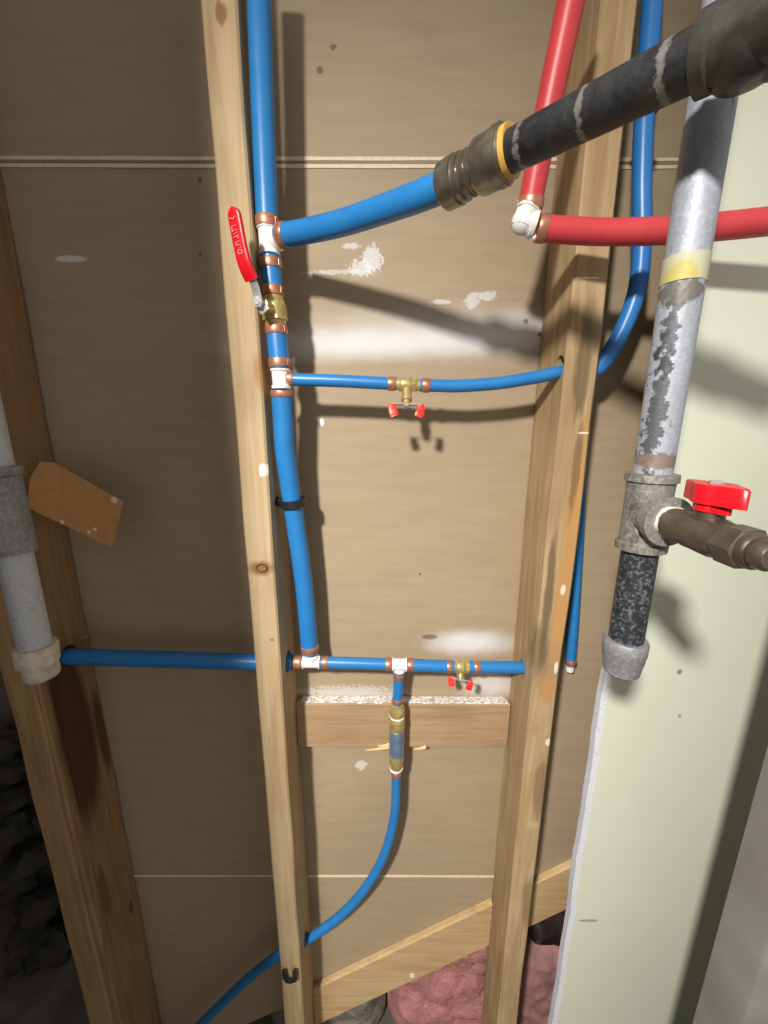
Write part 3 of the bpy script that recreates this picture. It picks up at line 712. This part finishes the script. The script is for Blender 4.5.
# black fitting in the top right corner
ft = thing('iron_fitting', 'bulky black iron fitting in the top right corner', 'pipe fitting', be)
m = MB(); zf0 = gz(88); zf1 = gz(-10); fc = Vector((FX, FY, (zf0+zf1)/2-.002)); 
dn = (be-ba).normalized(); q = be-dn*.005
m.lathe(q, dn, pf([(0, .0170), (.0008, .0222), (.009, .0226), (.0105, .0205), (.045, .0215)]), 30, jit=.001)
c2 = P(752, 36, .243); m.ball(c2, .0215, 22, 14, (1, 1, 1), .05)
c3 = P(850, 16, .225); m.lathe(c2, c3-c2, pf([(0, .0225), (.020, .0225), (.022, .0265), (.034, .0270), (.035, .0235), (.09, .0225)]), 28, jit=.001)
m.lathe(c2+(c3-c2).normalized()*.0176, c3-c2, pf([(0, .024), (.001, .0285), (.010, .0285), (.011, .024)]), flat=8)
m.build('body', M['iron'], ft)

# ------------------------------------------------------------ capped grey pipe at left
LY = .33; LX = P(25, 600, LY).x
def lz(y): return P(25, y, LY).z
M['galvL'] = galv('galvanised_dull', (176, 178, 182), (128, 128, 130), .56)
lp = thing('grey_pipe', 'grey galvanised pipe hanging at the left edge with coupling and crusty cap', 'pipe', (LX, LY, lz(648)))
MB().lathe(Vector((LX, LY, lz(648))), (0, 0, 1), pf([(0, .0165), ((2.72-lz(648))/Q, .0165)]), 30).build('tube', M['galvL'], lp)
za, zb_ = lz(552), lz(466); L = (zb_-za)/Q
MB().lathe(Vector((LX, LY, za)), (0, 0, 1), pf([(0, .0167), (.0006, .0212), (.007, .0216), (.009, .0203), (L-.011, .0203), (L-.009, .0222), (L-.0006, .0220), (L, .0167)]), 30, jit=.0006).build('coupling', M['capm'], lp)
zc0, zc1 = P(30, 677, LY).z, P(30, 645, LY).z; L = (zc1-zc0)/Q
M['capw'] = mottled('pale_cap', (206, 196, 180), (170, 156, 138), 110, .6, .1, .6)
lc = MB().lathe(Vector((LX, LY, zc0)), (0, 0, 1), pf([(0, .012), (.0015, .0168), (.004, .0182), (L*.45, .0184), (L*.5, .0212), (L*.92, .0216), (L, .0203), (L+.0001, .0168)]), 30, jit=.0012).build('end_cap', M['capw'], lp); lc['label'] = 'pale crusty end cap'

# ------------------------------------------------------------ clips, cardboard
def talon(label, c, ax, hook, r):
    """black plastic half clamp: C band round a pipe plus an arm with a nail towards hook"""
    o = thing('pipe_clip', label, 'clip', c); ax = Vector(ax).normalized(); hk = Vector(hook); hk = (hk-ax*hk.dot(ax)).normalized(); w = ax.cross(hk)
    m = MB(); rings = []; R = r+.0028
    for i in range(25):
        a = -math.radians(-60+330*i/24*.82); dirr = hk*math.cos(a)+w*math.sin(a)
        p_ = c+dirr*R
        rings.append([p_-dirr*.0020-ax*.005, p_+dirr*.0020-ax*.005, p_+dirr*.0020+ax*.005, p_-dirr*.0020+ax*.005])
    m.loft(rings)
    m.build('band', M['black'], o)
    return o
cc = axp(502)
tl = talon('black plastic clip holding the blue riser to the pale stud', cc, axd(502), (-1, -.25, 0), R1)
a = cc+Vector((-R1-.002, -.006, 0)); b = Vector((-.1535, a.y+.004, cc.z+.004))
MB().ribbon([a, (a+b)/2, b], lambda t: .011, lambda t: .006, (0, -.9, .4), 4, 12, 4).build('nail_arm', M['black'], tl)
cb_ = P(291.5, 971, YS)
t5 = thing('pipe_clip', 'empty black U-shaped clip nailed low on the pale stud', 'clip', cb_)
arc = [cb_+Vector((-.0115, -.006, .0125)), cb_+Vector((-.0115, -.006, -.002)), cb_+Vector((-.0065, -.007, -.011)), cb_+Vector((.002, -.007, -.0115)), cb_+Vector((.0075, -.006, -.003)), cb_+Vector((.0080, -.006, .0135))]
MB().ribbon(arc, lambda t: .0085, lambda t: .0048, (0, -1, 0), 4, 12, 5).build('band', M['black'], t5)
MB().lathe(cb_+Vector((.006, .004, -.006)), (0, -1, 0), [(0, .003), (.010, .003), (.0112, .006), (.0135, .006), (.014, .004)], 14).build('nail', M['black'], t5)
c6 = P(650, 112, .527)
t6 = talon('black clip on the right blue pipe beneath the black iron pipe', P(644.7, 107, .527), (0, 0, 1), (1, .5, 0), .0104)
MB().lathe(P(644.7, 107, .527)+Vector((.011, .006, 0)), (.3, 1, 0), [(0, .0045), (.052, .0045)], 12).build('nail_arm', M['black'], t6)

card = [(30, 478, .530), (40, 462, .528), (52, 462.5, .526), (122, 502.5, .510), (111, 547, .512), (26.5, 507.5, .533)]
cpts = [P(*q) for q in card]
k = NT('cardboard_spots'); n1 = k.noise(60, 4)
col = k.ramp(n1, [(.3, srgb((190, 140, 90))), (.7, srgb((202, 152, 100)))])
base = cpts[0]
for px, py, rx in [(114, 500, .0045), (93, 530, .003), (61, 522, .003), (86, 533, .003)]:
    q = P(px, py, .512 if px > 80 else .522)
    col = k.mix(k.math('MULTIPLY', k.blob(tuple(q), (rx, .05, rx), .4, .6, 150), .9), col, srgb((232, 222, 206)))
M['card2'] = k.done(col, .75, 0, .25)
cd = MB().prism(cpts, (.0004, .003, 0)).build('cardboard_scrap', M['card2'])
tag(cd, 'torn brown cardboard scrap stuck out from the leftmost stud', 'cardboard')

# ------------------------------------------------------------ grey sheet at lower right
M['greypanel'] = mottled('dusty_grey_enamel', (112, 109, 106), (134, 133, 133), 8, .6, .05, .15)
D_ = .30; x0 = P(768, 745, D_+.05).x
prof2 = [(x0, D_+.05), (x0, D_+.006), (x0+.0018, D_+.0018), (x0+.006, D_), (x0+.40, D_-.04), (x0+.40, D_+.05)]
m = MB(); m.loft([[(x, y, z) for x, y in prof2] for z in (0.0, .5, 1.0, 1.45)])
tag(m.build('grey_cabinet', M['greypanel']), 'dusty grey metal cabinet edge at lower right in front of plasterboard', 'cabinet')

# ------------------------------------------------------------ insulation and rubble under the braces
k = NT('pink_fibreglass'); n1 = k.noise(38, 6, None, .8, .7); n2 = k.noise(170, 5, None, 1.2, .7)
col = k.ramp(k.math('ADD', k.math('MULTIPLY', n1, .5), k.math('MULTIPLY', n2, .5)), [(.3, srgb((178, 108, 108))), (.5, srgb((212, 146, 142))), (.7, srgb((232, 182, 176)))])
k.bump(k.math('ADD', n1, n2), .9, .008); M['pink'] = k.done(col, .95, 0, .1)
def lump(name, mat, label, cat, x0, x1, z0, z1, yf, amp, nx=60, nz=44, thick=.12, parent=None):
    vs = []; fs = []
    for i in range(nx+1):
        for j in range(nz+1):
            x = x0+(x1-x0)*i/nx; z = z0+(z1-z0)*j/nz
            e = min(i, nx-i)/nx*5; f = min(j+3, nz-j)/nz*5; rim = (1-min(1, e))**2+(1-min(1, f))**2
            y = yf(x, z)+amp*(noise.noise(Vector((x*14, z*14, 2)))+.5*noise.noise(Vector((x*38, z*38, 5)))+.22*noise.noise(Vector((x*110, z*110, 9))))+thick*.5*rim
            vs.append((x, y, z))
    n0 = nz+1
    for i in range(nx):
        for j in range(nz): fs.append((i*n0+j, (i+1)*n0+j, (i+1)*n0+j+1, i*n0+j+1))
    b = len(vs); yb = max(v[1] for v in vs)+.02
    edge = [i*n0 for i in range(nx+1)]+[nx*n0+j for j in range(1, nz+1)]+[i*n0+nz for i in range(nx-1, -1, -1)]+[j for j in range(nz-1, 0, -1)]
    vs += [(vs[e][0], yb, vs[e][2]) for e in edge]; ne = len(edge)
    for i in range(ne): fs.append((edge[i], b+i, b+(i+1) % ne, edge[(i+1) % ne]))
    fs.append(tuple(b+i for i in range(ne)))
    o = MB().add(vs, fs).build(name, mat, parent, 80)
    return tag(o, label, cat) if label else o
lump('insulation_batt', M['pink'], 'pink fibreglass insulation under the sloping brace between studs', 'insulation', .012, .285, .0, .47, lambda x, z: .628, .016)
lump('insulation_batt', mottled('dusty_pink_fibre', (176, 128, 124), (140, 108, 104), 30, .95, 0, .9, .1), 'dusty pink insulation showing beside the weathered stud', 'insulation', .29, .62, .0, .31, lambda x, z: .628, .012)
M['wrap'] = mottled('dark_plastic_wrap', (58, 46, 44), (36, 30, 30), 20, .22, 0, .8, .6)
lump('plastic_bundle', M['wrap'], 'crumpled dark plastic above the dusty insulation', 'plastic', .29, .62, .318, .50, lambda x, z: .630+.012*math.sin(z*45), .014, 44, 34, .1)
M['rub'] = mottled('grey_rubble_dust', (142, 136, 124), (96, 92, 86), 70, .95, 0, .9, .1)
rb = lump('rubble_pile', M['rub'], 'grey dusty rubble at the foot of the pink insulation', 'rubble', -.30, .008, .0, .36, lambda x, z: .622, .010); rb['kind'] = 'stuff'
